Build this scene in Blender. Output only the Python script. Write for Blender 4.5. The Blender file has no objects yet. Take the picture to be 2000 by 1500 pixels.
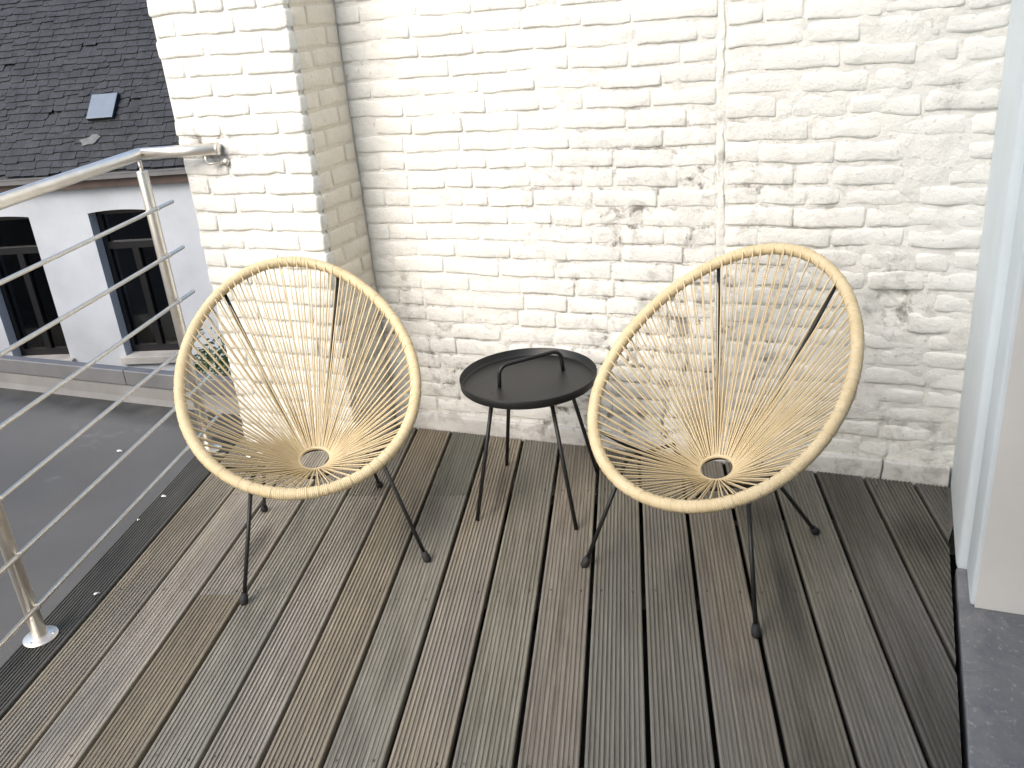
import bpy, math, random
from mathutils import Vector, Matrix, noise
random.seed(7)
rad = math.radians
scene = bpy.context.scene
C = scene.collection

# ------------------------------------------------------------------ camera
cam_data = bpy.data.cameras.new('camera')
cam = bpy.data.objects.new('camera', cam_data)
C.objects.link(cam)
FW = Vector((-0.37810292, 0.83738143, -0.39475375))
RT = Vector((0.92235293, 0.37731428, -0.08306028))
UP = Vector((-0.07939309, 0.39550761, 0.91502485))
m = Matrix.Identity(4)
for i in range(3):
    m[i][0], m[i][1], m[i][2] = RT[i], UP[i], -FW[i]
m[0][3], m[1][3], m[2][3] = 0.0, 0.0, 1.6
cam.matrix_world = m
cam_data.sensor_width = 36.0
cam_data.lens = 36.0 * 1746.9 / 2000.0
cam_data.clip_start = 0.05
cam_data.clip_end = 600
scene.camera = cam

# ------------------------------------------------------------------ world, sun, exposure
SUN_EL, SUN_ROT = rad(42), rad(-162)
world = bpy.data.worlds.new('World')
scene.world = world
world.use_nodes = True
wn = world.node_tree
sky = wn.nodes.new('ShaderNodeTexSky')
sky.sky_type = 'NISHITA'
sky.sun_disc = False
sky.sun_elevation = SUN_EL
sky.sun_rotation = SUN_ROT
sky.air_density = 1.0
sky.dust_density = 3.0
sky.ozone_density = 0.5
bg = wn.nodes['Background']
bg.inputs['Strength'].default_value = 0.15
wn.links.new(sky.outputs[0], bg.inputs[0])
sun_data = bpy.data.lights.new('sun', 'SUN')
sun_data.energy = 1.1
sun_data.angle = rad(36)
sun_data.color = (1.0, 0.965, 0.92)
sun = bpy.data.objects.new('sun', sun_data)
C.objects.link(sun)
sdir = Vector((math.sin(SUN_ROT) * math.cos(SUN_EL), math.cos(SUN_ROT) * math.cos(SUN_EL), math.sin(SUN_EL)))
sun.rotation_euler = sdir.to_track_quat('Z', 'Y').to_euler()
sun.location = sdir * 30
scene.view_settings.view_transform = 'Standard'
scene.view_settings.look = 'None'
scene.view_settings.gamma = 1.0
scene.view_settings.use_curve_mapping = False
scene.view_settings.exposure = 1.02
cy = scene.cycles
cy.max_bounces = 6
cy.diffuse_bounces = 4
cy.glossy_bounces = 3
cy.transmission_bounces = 4
cy.transparent_max_bounces = 6
cy.caustics_reflective = False
cy.caustics_refractive = False

# ------------------------------------------------------------------ helpers
NA = Vector((0.96280809, 0.2701862, 0.0))     # across the boards
BD = Vector((-0.2701862, 0.96280809, 0.0))    # along the boards
BOARD_ROT = math.atan2(0.2701862, 0.96280809)
Z = Vector((0, 0, 1))

def nb(s, b, z):
    return NA * s + BD * b + Z * z

def mesh(name, verts, faces, mat=None, smooth=False):
    me = bpy.data.meshes.new(name)
    me.from_pydata([tuple(v) for v in verts], [], faces)
    me.update()
    if mat:
        me.materials.append(mat)
    if smooth:
        me.polygons.foreach_set('use_smooth', [True] * len(me.polygons))
    return me

def obj(name, me, parent=None, loc=None, rotz=0.0):
    o = bpy.data.objects.new(name, me)
    C.objects.link(o)
    if loc is not None:
        o.location = loc
    if rotz:
        o.rotation_euler = (0, 0, rotz)
    if parent:
        o.parent = parent
    return o

def empty(name, loc=(0, 0, 0), rotz=0.0):
    o = bpy.data.objects.new(name, None)
    C.objects.link(o)
    o.location = loc
    o.rotation_euler = (0, 0, rotz)
    o.empty_display_size = 0.1
    return o

def tag(o, label=None, cat=None, group=None, kind=None):
    if label: o['label'] = label
    if cat: o['category'] = cat
    if group: o['group'] = group
    if kind: o['kind'] = kind
    return o

class MB:
    """collects geometry of one mesh"""
    def __init__(self):
        self.v, self.f = [], []
    def add(self, vs, fs):
        k = len(self.v)
        self.v += [Vector(p) for p in vs]
        self.f += [tuple(i + k for i in q) for q in fs]
    def box(self, a, b, fr=None):
        """box a..b ; fr maps local xyz -> world"""
        x0, y0, z0 = a; x1, y1, z1 = b
        vs = [Vector(p) for p in ((x0,y0,z0),(x1,y0,z0),(x1,y1,z0),(x0,y1,z0),(x0,y0,z1),(x1,y0,z1),(x1,y1,z1),(x0,y1,z1))]
        if fr: vs = [fr(*p) for p in vs]
        self.add(vs, [(0,3,2,1),(4,5,6,7),(0,1,5,4),(1,2,6,5),(2,3,7,6),(3,0,4,7)])
    def bbox(self, a, b, r=0.006, fr=None):
        """box with chamfered edges"""
        vs, fs = rounded_box(a, b, r, (2, 2, 2), 0.0)
        if fr: vs = [fr(*p) for p in vs]
        self.add(vs, fs)
    def tube(self, pts, r, seg=10, closed=False, caps=True, rfun=None):
        pts = [Vector(p) for p in pts]
        n = len(pts)
        t0 = (pts[1] - pts[0]).normalized()
        ref = Vector((0, 0, 1)) if abs(t0.z) < 0.9 else Vector((1, 0, 0))
        nrm = t0.cross(ref).normalized()
        rings = []
        for i, p in enumerate(pts):
            if closed:
                t = (pts[(i + 1) % n] - pts[i - 1]).normalized()
            else:
                t = (pts[min(i + 1, n - 1)] - pts[max(i - 1, 0)]).normalized()
            nrm = (nrm - t * nrm.dot(t)).normalized()
            bi = t.cross(nrm)
            rr = rfun(i) if rfun else r
            rings.append([p + (nrm * math.cos(2 * math.pi * k / seg) + bi * math.sin(2 * math.pi * k / seg)) * rr for k in range(seg)])
        k0 = len(self.v)
        for rg in rings: self.v += rg
        m_ = n if closed else n - 1
        for i in range(m_):
            a = k0 + i * seg; b = k0 + ((i + 1) % n) * seg
            for k in range(seg):
                k2 = (k + 1) % seg
                self.f.append((a + k, a + k2, b + k2, b + k))
        if caps and not closed:
            self.f.append(tuple(k0 + k for k in reversed(range(seg))))
            self.f.append(tuple(k0 + (n - 1) * seg + k for k in range(seg)))
    def lathe(self, prof, c, seg=32):
        """prof list of (r,z) ; axis z through c"""
        c = Vector(c); k0 = len(self.v)
        for r, z in prof:
            for k in range(seg):
                a = 2 * math.pi * k / seg
                self.v.append(c + Vector((r * math.cos(a), r * math.sin(a), z)))
        for i in range(len(prof) - 1):
            for k in range(seg):
                k2 = (k + 1) % seg
                self.f.append((k0 + i*seg + k, k0 + i*seg + k2, k0 + (i+1)*seg + k2, k0 + (i+1)*seg + k))
        self.f.append(tuple(k0 + k for k in reversed(range(seg))))
        self.f.append(tuple(k0 + (len(prof)-1)*seg + k for k in range(seg)))
    def obj(self, name, mat, parent=None, smooth=False, loc=None, origin=None):
        if origin is not None:
            o0 = Vector(origin)
            me = mesh(name, [p - o0 for p in self.v], self.f, mat, smooth)
            return obj(name, me, parent, o0)
        return obj(name, mesh(name, self.v, self.f, mat, smooth), parent, loc)

def rounded_box(a, b, r, n, jit, seed=0.0, skip_back=False, amp_edge=0.0):
    """surface lattice of a box with rounded, slightly lumpy faces; n = inner divisions per axis"""
    ax = []
    for k in range(3):
        L = b[k] - a[k]
        rr = min(r, L * 0.45)
        t = [0.0, rr * 0.3, rr]
        inner = max(1, n[k])
        for i in range(1, inner):
            t.append(rr + (L - 2 * rr) * i / inner)
        t += [L - rr, L - rr * 0.3, L]
        ax.append(t)
    nx, ny, nz = (len(t) for t in ax)
    idx = {}; vs = []; fs = []
    L = [b[k] - a[k] for k in range(3)]
    R = [min(r, L[k] * 0.45) for k in range(3)]
    def vert(i, j, k):
        key = (i, j, k)
        if key in idx: return idx[key]
        p = [ax[0][i], ax[1][j], ax[2][k]]
        q = [min(max(p[c], R[c]), L[c] - R[c]) for c in range(3)]
        d = Vector([(p[c] - q[c]) / R[c] for c in range(3)])
        if d.length > 1e-6:
            mx = max(abs(d.x), abs(d.y), abs(d.z))
            d = d * (mx / d.length)
        w = Vector([a[c] + q[c] + d[c] * R[c] for c in range(3)])
        if jit:
            s1 = noise.noise_vector(Vector((w.x * 16 + seed, w.y * 16, w.z * 16 - seed)))
            s2 = noise.noise_vector(Vector((w.x * 55 - seed, w.y * 55, w.z * 55 + seed)))
            w = w + s1 * jit + s2 * jit * 0.45
        idx[key] = len(vs); vs.append(w)
        return idx[key]
    for i in range(nx - 1):
        for j in range(ny - 1):
            fs.append((vert(i,j,0), vert(i,j+1,0), vert(i+1,j+1,0), vert(i+1,j,0)))
            fs.append((vert(i,j,nz-1), vert(i+1,j,nz-1), vert(i+1,j+1,nz-1), vert(i,j+1,nz-1)))
    for i in range(nx - 1):
        for k in range(nz - 1):
            fs.append((vert(i,0,k), vert(i+1,0,k), vert(i+1,0,k+1), vert(i,0,k+1)))
            if not skip_back:
                fs.append((vert(i,ny-1,k), vert(i,ny-1,k+1), vert(i+1,ny-1,k+1), vert(i+1,ny-1,k)))
    for j in range(ny - 1):
        for k in range(nz - 1):
            fs.append((vert(0,j,k), vert(0,j,k+1), vert(0,j+1,k+1), vert(0,j+1,k)))
            fs.append((vert(nx-1,j,k), vert(nx-1,j+1,k), vert(nx-1,j+1,k+1), vert(nx-1,j,k+1)))
    return vs, fs

# ------------------------------------------------------------------ materials
class NT:
    def __init__(self, name):
        self.m = bpy.data.materials.new(name)
        self.m.use_nodes = True
        self.t = self.m.node_tree
        self.p = self.t.nodes['Principled BSDF']
    def n(self, typ, **kw):
        nd = self.t.nodes.new(typ)
        for k, v in kw.items(): setattr(nd, k, v)
        return nd
    def l(self, a, b): self.t.links.new(a, b)
    def pos(self, scale=(1, 1, 1), kind='world', loc=(0, 0, 0)):
        if kind == 'world':
            src = self.n('ShaderNodeNewGeometry').outputs['Position']
        else:
            src = self.n('ShaderNodeTexCoord').outputs['Object']
        mp = self.n('ShaderNodeMapping')
        mp.inputs['Scale'].default_value = scale
        mp.inputs['Location'].default_value = loc
        self.l(src, mp.inputs['Vector'])
        return mp.outputs[0]
    def noise(self, vec, scale, detail=4, rough=0.55, dist=0.0):
        nd = self.n('ShaderNodeTexNoise')
        nd.inputs['Scale'].default_value = scale
        nd.inputs['Detail'].default_value = detail
        nd.inputs['Roughness'].default_value = rough
        nd.inputs['Distortion'].default_value = dist
        self.l(vec, nd.inputs['Vector'])
        return nd.outputs['Fac']
    def ramp(self, fac, stops):
        nd = self.n('ShaderNodeValToRGB')
        e = nd.color_ramp.elements
        while len(e) < len(stops): e.new(0.5)
        for i, (p_, c) in enumerate(stops):
            e[i].position = p_
            e[i].color = (c, c, c, 1) if isinstance(c, (int, float)) else (*c, 1)
        self.l(fac, nd.inputs[0])
        return nd.outputs[0]
    def mix(self, fac, a, b, typ='MIX'):
        nd = self.n('ShaderNodeMix', data_type='RGBA', blend_type=typ)
        for sock, v in ((nd.inputs[0], fac), (nd.inputs[6], a), (nd.inputs[7], b)):
            if hasattr(v, 'links'): self.l(v, sock)
            elif isinstance(v, (int, float)): sock.default_value = v
            else: sock.default_value = (*v, 1)
        return nd.outputs[2]
    def math(self, op, a, b=None, clamp=False):
        nd = self.n('ShaderNodeMath', operation=op, use_clamp=clamp)
        for sock, v in zip(nd.inputs, (a, b)):
            if v is None: continue
            if hasattr(v, 'links'): self.l(v, sock)
            else: sock.default_value = v
        return nd.outputs[0]
    def blob(self, c, r):
        """1 inside an ellipsoid of centre c, radii r, fading to its edge"""
        g = self.n('ShaderNodeNewGeometry').outputs['Position']
        mp = self.n('ShaderNodeMapping', vector_type='POINT')
        mp.inputs['Scale'].default_value = [1.0 / k for k in r]
        mp.inputs['Location'].default_value = [-c[i] / r[i] for i in range(3)]
        self.l(g, mp.inputs['Vector'])
        ln = self.n('ShaderNodeVectorMath', operation='LENGTH')
        self.l(mp.outputs[0], ln.inputs[0])
        return self.math('SUBTRACT', 1.0, ln.outputs['Value'], True)
    def bump(self, h, strength=0.3, dist=0.01, normal=None):
        nd = self.n('ShaderNodeBump')
        nd.inputs['Strength'].default_value = strength
        nd.inputs['Distance'].default_value = dist
        self.l(h, nd.inputs['Height'])
        if normal is not None: self.l(normal, nd.inputs['Normal'])
        return nd.outputs[0]
    def out(self, color=None, rough=0.6, metal=0.0, normal=None, spec=None):
        p = self.p
        if color is not None:
            if hasattr(color, 'links'): self.l(color, p.inputs['Base Color'])
            else: p.inputs['Base Color'].default_value = (*color, 1)
        if hasattr(rough, 'links'): self.l(rough, p.inputs['Roughness'])
        else: p.inputs['Roughness'].default_value = rough
        p.inputs['Metallic'].default_value = metal
        if spec is not None: p.inputs['Specular IOR Level'].default_value = spec
        if normal is not None: self.l(normal, p.inputs['Normal'])
        return self.m

def painted_brick(name, base, alt, dirt_gain):
    """limewash on old brick: uneven white, grey soot and flaked patches"""
    t = NT(name)
    w = t.pos()
    n1 = t.noise(w, 3.0, 3)
    n2 = t.noise(w, 30.0, 5, 0.72)
    col = t.mix(t.ramp(n1, [(0.35, 0.0), (0.7, 1.0)]), base, alt)
    # soot patches around the middle and low part of the wall, with shapes of their own
    zones = [((-0.72, 2.9, 0.80), (0.75, 0.5, 0.55), 0.95), ((-1.0, 2.9, 0.20), (0.85, 0.5, 0.26), 1.25),
             ((-0.62, 2.9, 0.30), (0.5, 0.5, 0.34), 1.2), ((-2.3, 2.6, 1.17), (0.22, 0.5, 0.16), 1.0),
             ((-2.25, 2.6, 0.25), (0.5, 0.5, 0.35), 0.6), ((0.03, 2.9, 0.62), (0.14, 0.5, 0.16), 0.75),
             ((0.12, 2.9, 1.25), (0.05, 0.4, 0.06), 0.9), ((-0.1, 2.9, 0.1), (0.7, 0.5, 0.22), 0.4),
             ((-1.75, 2.8, 0.35), (0.35, 0.5, 0.4), 0.7)]
    s = None
    for c, r, g in zones:
        b_ = t.math('MULTIPLY', t.ramp(t.blob(c, r), [(0.0, 0.0), (0.6, 1.0)]), g)
        s = b_ if s is None else t.math('ADD', s, b_)
    s = t.math('ADD', s, 0.10)
    flake = t.ramp(t.noise(w, 13.0, 5, 0.72, 0.4), [(0.50, 0.0), (0.66, 1.0)])
    d = t.math('MULTIPLY', t.math('MULTIPLY', s, flake), dirt_gain, True)
    col = t.mix(d, col, (0.20, 0.185, 0.16))
    soft = t.ramp(t.noise(w, 5.0, 2, 0.6), [(0.42, 0.0), (0.75, 1.0)])
    col = t.mix(t.math('MULTIPLY', t.math('MULTIPLY', s, soft), 0.42, True), col, (0.50, 0.50, 0.49))
    specks = t.ramp(t.noise(w, 60.0, 1, 0.5), [(0.70, 0.0), (0.76, 1.0)])
    col = t.mix(t.math('MULTIPLY', specks, 0.35), col, (0.33, 0.31, 0.28))
    return t.out(col, 0.82, 0.0, t.bump(n2, 0.7, 0.011), 0.3)

M = {}
M['brick'] = painted_brick('painted_brick', (0.80, 0.80, 0.755), (0.75, 0.75, 0.71), 0.5)
M['mortar'] = painted_brick('painted_mortar', (0.79, 0.785, 0.74), (0.74, 0.735, 0.69), 1.25)
M['cream'] = painted_brick('cream_painted_brick', (0.83, 0.775, 0.665), (0.80, 0.74, 0.63), 0.4)
M['cream_mortar'] = painted_brick('cream_painted_mortar', (0.77, 0.71, 0.60), (0.72, 0.66, 0.55), 0.7)

def plaster(name, col, rough=0.7, var=0.06, bump=0.15):
    t = NT(name); w = t.pos()
    n1 = t.noise(w, 2.2, 5); n2 = t.noise(w, 45, 5)
    d = tuple(c * (1 - var * 2.2) for c in col)
    c = t.mix(t.ramp(n1, [(0.35, 0.0), (0.75, 1.0)]), col, d)
    sp = t.ramp(t.noise(w, 90, 2), [(0.74, 0.0), (0.78, 1.0)])
    c = t.mix(t.math('MULTIPLY', sp, 0.25), c, (0.3, 0.29, 0.27))
    return t.out(c, rough, 0, t.bump(n2, bump, 0.004), 0.35)
M['white_plaster'] = plaster('white_plaster', (0.72, 0.79, 0.82))
M['beige_plaster'] = plaster('beige_plaster', (0.77, 0.755, 0.715))
M['facade'] = plaster('shaded_facade_whitewash', (0.47, 0.50, 0.535), 0.85, 0.09, 0.5)  # whitewash tinted blue so its colour carries the facade's shade
M['sill'] = plaster('weathered_sill_stone', (0.42, 0.41, 0.39), 0.85, 0.22, 0.4)
M['skirting'] = painted_brick('painted_skirting', (0.70, 0.69, 0.66), (0.60, 0.59, 0.56), 1.0)

def stone():
    t = NT('blue_stone'); w = t.pos()
    n1 = t.noise(w, 9, 7, 0.7, 0.6); n2 = t.noise(w, 70, 6, 0.7)
    c = t.mix(t.ramp(n1, [(0.3, 0.0), (0.7, 1.0)]), (0.115, 0.13, 0.15), (0.235, 0.235, 0.235))
    c = t.mix(t.ramp(n2, [(0.58, 0.0), (0.68, 0.6)]), c, (0.45, 0.45, 0.43))
    return t.out(c, t.ramp(n1, [(0.3, 0.45), (0.7, 0.75)]), 0, t.bump(n2, 0.3, 0.004))
M['stone'] = stone()

# damp and dirt marks on the boards: (across, along), radii, strength
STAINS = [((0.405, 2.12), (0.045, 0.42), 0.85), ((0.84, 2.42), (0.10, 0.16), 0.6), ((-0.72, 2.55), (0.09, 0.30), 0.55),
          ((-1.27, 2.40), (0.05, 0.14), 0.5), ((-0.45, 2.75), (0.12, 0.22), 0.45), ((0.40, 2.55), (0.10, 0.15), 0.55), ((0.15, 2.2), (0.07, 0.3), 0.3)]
def wood():
    t = NT('weathered_hardwood')
    oi = t.n('ShaderNodeObjectInfo')
    tc = t.n('ShaderNodeTexCoord').outputs['Object']
    off = t.n('ShaderNodeVectorMath', operation='SCALE')
    cmb = t.n('ShaderNodeCombineXYZ')
    for k in range(3): t.l(oi.outputs['Random'], cmb.inputs[k])
    t.l(cmb.outputs[0], off.inputs[0]); off.inputs['Scale'].default_value = 37.0
    add = t.n('ShaderNodeVectorMath', operation='ADD')
    t.l(tc, add.inputs[0]); t.l(off.outputs[0], add.inputs[1])
    def mp(s):
        q = t.n('ShaderNodeMapping'); q.inputs['Scale'].default_value = s
        t.l(add.outputs[0], q.inputs['Vector']); return q.outputs[0]
    streak = t.noise(mp((60, 2.2, 60)), 1.6, 6, 0.65, 0.2)
    fine = t.noise(mp((260, 6.0, 260)), 1.5, 4, 0.6)
    patch = t.noise(mp((6.5, 1.7, 4)), 1.0, 5, 0.68, 0.5)
    big = t.noise(mp((5, 0.9, 5)), 1.0, 3, 0.5)
    base = oi.outputs['Color']
    c = t.mix(t.ramp(streak, [(0.3, 0.0), (0.72, 1.0)]), t.mix(1.0, base, (0.62, 0.60, 0.57), 'MULTIPLY'), t.mix(1.0, base, (1.22, 1.22, 1.22), 'MULTIPLY'))
    c = t.mix(t.ramp(patch, [(0.50, 0.0), (0.74, 0.75)]), c, t.mix(1.0, base, (0.42, 0.41, 0.40), 'MULTIPLY'))
    c = t.mix(t.ramp(big, [(0.45, 0.0), (0.7, 0.5)]), c, (0.20, 0.195, 0.185))
    c = t.mix(t.math('MULTIPLY', t.ramp(fine, [(0.55, 0.0), (0.75, 1.0)]), 0.35), c, (0.05, 0.046, 0.04))
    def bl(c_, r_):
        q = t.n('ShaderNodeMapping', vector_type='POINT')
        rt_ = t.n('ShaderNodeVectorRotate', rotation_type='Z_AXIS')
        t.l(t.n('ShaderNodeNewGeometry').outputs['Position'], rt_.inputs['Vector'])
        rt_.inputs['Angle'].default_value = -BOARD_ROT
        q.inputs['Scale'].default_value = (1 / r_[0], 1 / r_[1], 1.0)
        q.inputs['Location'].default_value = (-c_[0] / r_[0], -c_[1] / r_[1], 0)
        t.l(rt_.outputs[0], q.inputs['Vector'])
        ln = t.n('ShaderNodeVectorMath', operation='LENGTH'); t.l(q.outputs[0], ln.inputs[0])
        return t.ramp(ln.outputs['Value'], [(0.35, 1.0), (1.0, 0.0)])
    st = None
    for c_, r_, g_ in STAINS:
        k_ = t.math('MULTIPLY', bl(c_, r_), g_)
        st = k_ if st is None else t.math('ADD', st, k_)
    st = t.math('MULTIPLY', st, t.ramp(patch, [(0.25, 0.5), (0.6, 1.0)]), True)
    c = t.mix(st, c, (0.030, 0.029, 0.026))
    h_ = t.math('ADD', t.math('MULTIPLY', streak, 0.7), t.math('MULTIPLY', fine, 0.5))
    return t.out(c, t.ramp(patch, [(0.3, 0.62), (0.7, 0.5)]), 0, t.bump(h_, 0.5, 0.003), 0.4)
M['wood'] = wood()

def cord():
    t = NT('straw_cord'); w = t.pos()
    n1 = t.noise(w, 18, 4); n2 = t.noise(w, 240, 3)
    c = t.mix(t.ramp(n1, [(0.3, 0.0), (0.7, 1.0)]), (0.62, 0.505, 0.305), (0.70, 0.59, 0.385))
    c = t.mix(t.math('MULTIPLY', n2, 0.25), c, (0.46, 0.35, 0.19))
    return t.out(c, 0.48, 0, t.bump(n2, 0.15, 0.002), 0.4)
M['cord'] = cord()

def simple(name, col, rough, metal=0.0, nscale=0, var=0.2, bump=0.0, bscale=120):
    t = NT(name); w = t.pos()
    c = col
    nrm = None
    if nscale:
        n1 = t.noise(w, nscale, 5)
        c = t.mix(t.ramp(n1, [(0.3, 0.0), (0.75, 1.0)]), col, tuple(k * (1 - var) for k in col))
    if bump:
        nrm = t.bump(t.noise(w, bscale, 4), bump, 0.003)
    return t.out(c, rough, metal, nrm)
M['black'] = simple('black_powder_coat', (0.010, 0.011, 0.011), 0.5, 0, 30, 0.3, 0.12, 500)
M['tray'] = simple('black_tray_lacquer', (0.011, 0.012, 0.0125), 0.45, 0, 9, 0.3, 0.1, 600)
M['screw'] = simple('dull_screw_steel', (0.10, 0.095, 0.085), 0.55, 0.6)
M['rubber'] = simple('black_rubber', (0.012, 0.012, 0.013), 0.7)

def steel():
    t = NT('brushed_steel'); w = t.pos((1, 1, 1))
    n1 = t.noise(w, 14, 5); n2 = t.noise(t.pos((40, 40, 400)), 3, 3)
    c = t.mix(t.ramp(n1, [(0.35, 0.0), (0.75, 1.0)]), (0.86, 0.83, 0.77), (0.70, 0.66, 0.59))
    return t.out(c, t.math('ADD', 0.32, t.math('MULTIPLY', n1, 0.2)), 1.0, t.bump(n2, 0.06, 0.002))
M['steel'] = steel()

def membrane():
    t = NT('bitumen_membrane'); w = t.pos()
    n1 = t.noise(w, 1.1, 6, 0.6, 0.4); n2 = t.noise(w, 220, 3); n3 = t.noise(w, 5, 5, 0.6)
    c = t.mix(t.ramp(n1, [(0.3, 0.0), (0.7, 1.0)]), (0.078, 0.076, 0.069), (0.115, 0.111, 0.101))
    c = t.mix(t.ramp(n3, [(0.62, 0.0), (0.72, 0.35)]), c, (0.24, 0.24, 0.24))
    moss = t.math('MULTIPLY', t.ramp(t.blob((-6.5, 3.36, -0.3), (9.0, 0.26, 0.25)), [(0.0, 0.0), (0.5, 1.0)]), t.ramp(n3, [(0.25, 0.25), (0.6, 1.0)]))
    c = t.mix(moss, c, (0.030, 0.030, 0.028))
    return t.out(c, 0.62, 0, t.bump(n2, 0.4, 0.003))
M['membrane'] = membrane()
M['zinc'] = simple('weathered_zinc', (0.165, 0.168, 0.175), 0.5, 0.35, 6, 0.25, 0.1, 40)
M['upstand'] = simple('grey_upstand', (0.165, 0.163, 0.155), 0.75, 0, 5, 0.3, 0.2, 60)
M['dark_void'] = simple('dark_timber', (0.03, 0.027, 0.024), 0.9, 0, 20, 0.4)
M['frame_brown'] = simple('dark_window_paint', (0.013, 0.013, 0.014), 0.35, 0, 20, 0.3)
M['fascia'] = simple('brown_fascia_paint', (0.075, 0.048, 0.04), 0.6, 0, 9, 0.4, 0.2, 40)
M['room'] = simple('dim_room', (0.34, 0.33, 0.31), 0.9)
M['curtain'] = simple('pale_curtain', (0.62, 0.60, 0.58), 0.9, 0, 8, 0.2)
M['petal'] = simple('white_petal', (0.80, 0.78, 0.72), 0.6)
M['earth'] = simple('courtyard_ground', (0.11, 0.105, 0.095), 0.95, 0, 0.8, 0.4, 0.3, 10)
M['leaf'] = simple('shrub_leaf', (0.055, 0.10, 0.03), 0.55, 0, 12, 0.5)
M['bark'] = simple('shrub_bark', (0.09, 0.07, 0.05), 0.9, 0, 12, 0.4)

def slate():
    t = NT('roof_slate'); oi = t.n('ShaderNodeObjectInfo'); w = t.pos()
    n1 = t.noise(w, 7, 6, 0.65); n2 = t.noise(w, 30, 5, 0.65)
    vr = t.n('ShaderNodeTexVoronoi'); vr.inputs['Scale'].default_value = 6.5
    t.l(w, vr.inputs['Vector'])
    c = t.mix(vr.outputs['Color'], (0.0085, 0.011, 0.0145), (0.025, 0.029, 0.034))
    c = t.mix(t.ramp(n1, [(0.48, 0.0), (0.75, 0.7)]), c, (0.036, 0.040, 0.043))
    c = t.mix(t.ramp(n2, [(0.60, 0.0), (0.70, 0.6)]), c, (0.10, 0.10, 0.09))
    c = t.mix(t.ramp(t.noise(w, 11.0, 2, 0.5), [(0.64, 0.0), (0.69, 0.9)]), c, (0.004, 0.005, 0.005))
    return t.out(c, 0.62, 0, t.bump(n2, 0.5, 0.01))
M['slate'] = slate()
M['lichen'] = simple('lichen_crusted_slate', (0.15, 0.16, 0.155), 0.85, 0, 20, 0.4, 0.4, 60)

def glass():
    t = NT('window_glass')
    tr = t.n('ShaderNodeBsdfTransparent'); tr.inputs[0].default_value = (0.62, 0.64, 0.66, 1)
    gl = t.n('ShaderNodeBsdfGlossy'); gl.inputs['Roughness'].default_value = 0.03
    fr = t.n('ShaderNodeFresnel'); fr.inputs['IOR'].default_value = 1.75
    mx = t.n('ShaderNodeMixShader')
    t.l(fr.outputs[0], mx.inputs[0]); t.l(tr.outputs[0], mx.inputs[1]); t.l(gl.outputs[0], mx.inputs[2])
    t.l(mx.outputs[0], t.t.nodes['Material Output'].inputs[0])
    return t.m
M['glass'] = glass()
M['skyglass'] = simple('roof_hatch_glass', (0.15, 0.19, 0.235), 0.35, 0, 12, 0.15)

# ------------------------------------------------------------------ ground and flat roof
b = MB(); b.box((-150, -150, -5.2), (150, 150, -5.0))
tag(b.obj('ground', M['earth']), kind='structure')
b = MB(); b.box((-16, -8, -0.42), (2.0, 3.40, -0.30))
tag(b.obj('flat_roof', M['membrane']), kind='structure')

# parapet of the flat roof, parallel to the brick wall
PAR_Y = 3.385
par = tag(empty('roof_parapet', (-6.0, PAR_Y, -0.3)), 'grey metal-capped parapet along the far edge of the flat roof', 'parapet')
b = MB()
pr = [(-0.03, -0.30), (-0.012, -0.27), (0.0, -0.215), (0.0, -0.213), (0.06, -0.213), (0.06, -2.2), (-0.03, -2.2)]
vs = []
for x in (-16.0, -2.44):
    vs += [Vector((x, PAR_Y + y, z)) for y, z in pr]
k = len(pr)
b.add(vs, [tuple(reversed(range(k))), tuple(range(k, 2 * k))] + [(i, (i + 1) % k, k + (i + 1) % k, k + i) for i in range(k)])
b.obj('upstand', M['upstand'], par).matrix_parent_inverse = Matrix.Translation((6.0, -PAR_Y, 0.3))
xs = [-16, -12.4, -8.4, -5.9, -3.9, -2.44]
for i in range(len(xs) - 1):
    b = MB()
    b.bbox((xs[i] + 0.0015, PAR_Y + 0.006, -0.212), (xs[i + 1] - 0.0015, PAR_Y + 0.065, -0.122), 0.006)
    o = b.obj('coping', M['zinc'], par, origin=((xs[i] + xs[i + 1]) / 2, PAR_Y, -0.17))
    o.matrix_parent_inverse = Matrix.Translation((6.0, -PAR_Y, 0.3))

def child_world(o, parent):
    """keep world coordinates of a child whose mesh is written in world space"""
    o.parent = parent
    o.matrix_parent_inverse = Matrix.LocRotScale(parent.location, parent.rotation_euler, None).inverted()
    return o

# ------------------------------------------------------------------ brick wall
WALL_Y = 2.925
wall = tag(empty('brick_wall', (-0.8, WALL_Y, 0)), 'long white painted brick wall behind the chairs', 'wall')

def bricks_row(x0, x1, rng, wild=0.0, start=None):
    out = []; x = x0
    first = True
    while x < x1 - 0.03:
        L = rng.choice([0.215, 0.21, 0.22, 0.205, 0.215, 0.105, 0.16]) + rng.uniform(-0.012, 0.012)
        if first:
            L = start if start else L
            first = False
        if x + L > x1 - 0.05: L = x1 - x
        out.append((x, x + L)); x += L
    return out

def make_brick(x0, x1, y0, y1, z0, z1, jit, mat, parent, name='brick', r=0.011, join=None, tilt=0.0):
    L = (x1 - x0, y1 - y0, z1 - z0)
    n = tuple(max(1, min(6, int(v / 0.036))) for v in L)
    vs, fs = rounded_box((x0, y0, z0), (x1, y1, z1), r, n, jit, random.uniform(0, 60))
    zm = (z0 + z1) / 2
    for v in vs:
        lo = noise.noise(Vector((v.x * 5.0, v.y * 5.0, v.z * 2.0)))
        hi = noise.noise(Vector((v.x * 19.0 + 7, v.y * 19.0, v.z * 19.0)))
        v.z += 0.0055 * lo + 0.0028 * hi
        if tilt: v.y += tilt * (v.z - zm) / (z1 - z0)
    if join is not None:
        join.add(vs, fs); return None
    c = Vector(((x0 + x1) / 2, (y0 + y1) / 2, (z0 + z1) / 2))
    o = obj(name, mesh(name, [v - c for v in vs], fs, mat, True), None, c)
    return child_world(o, parent)

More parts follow.
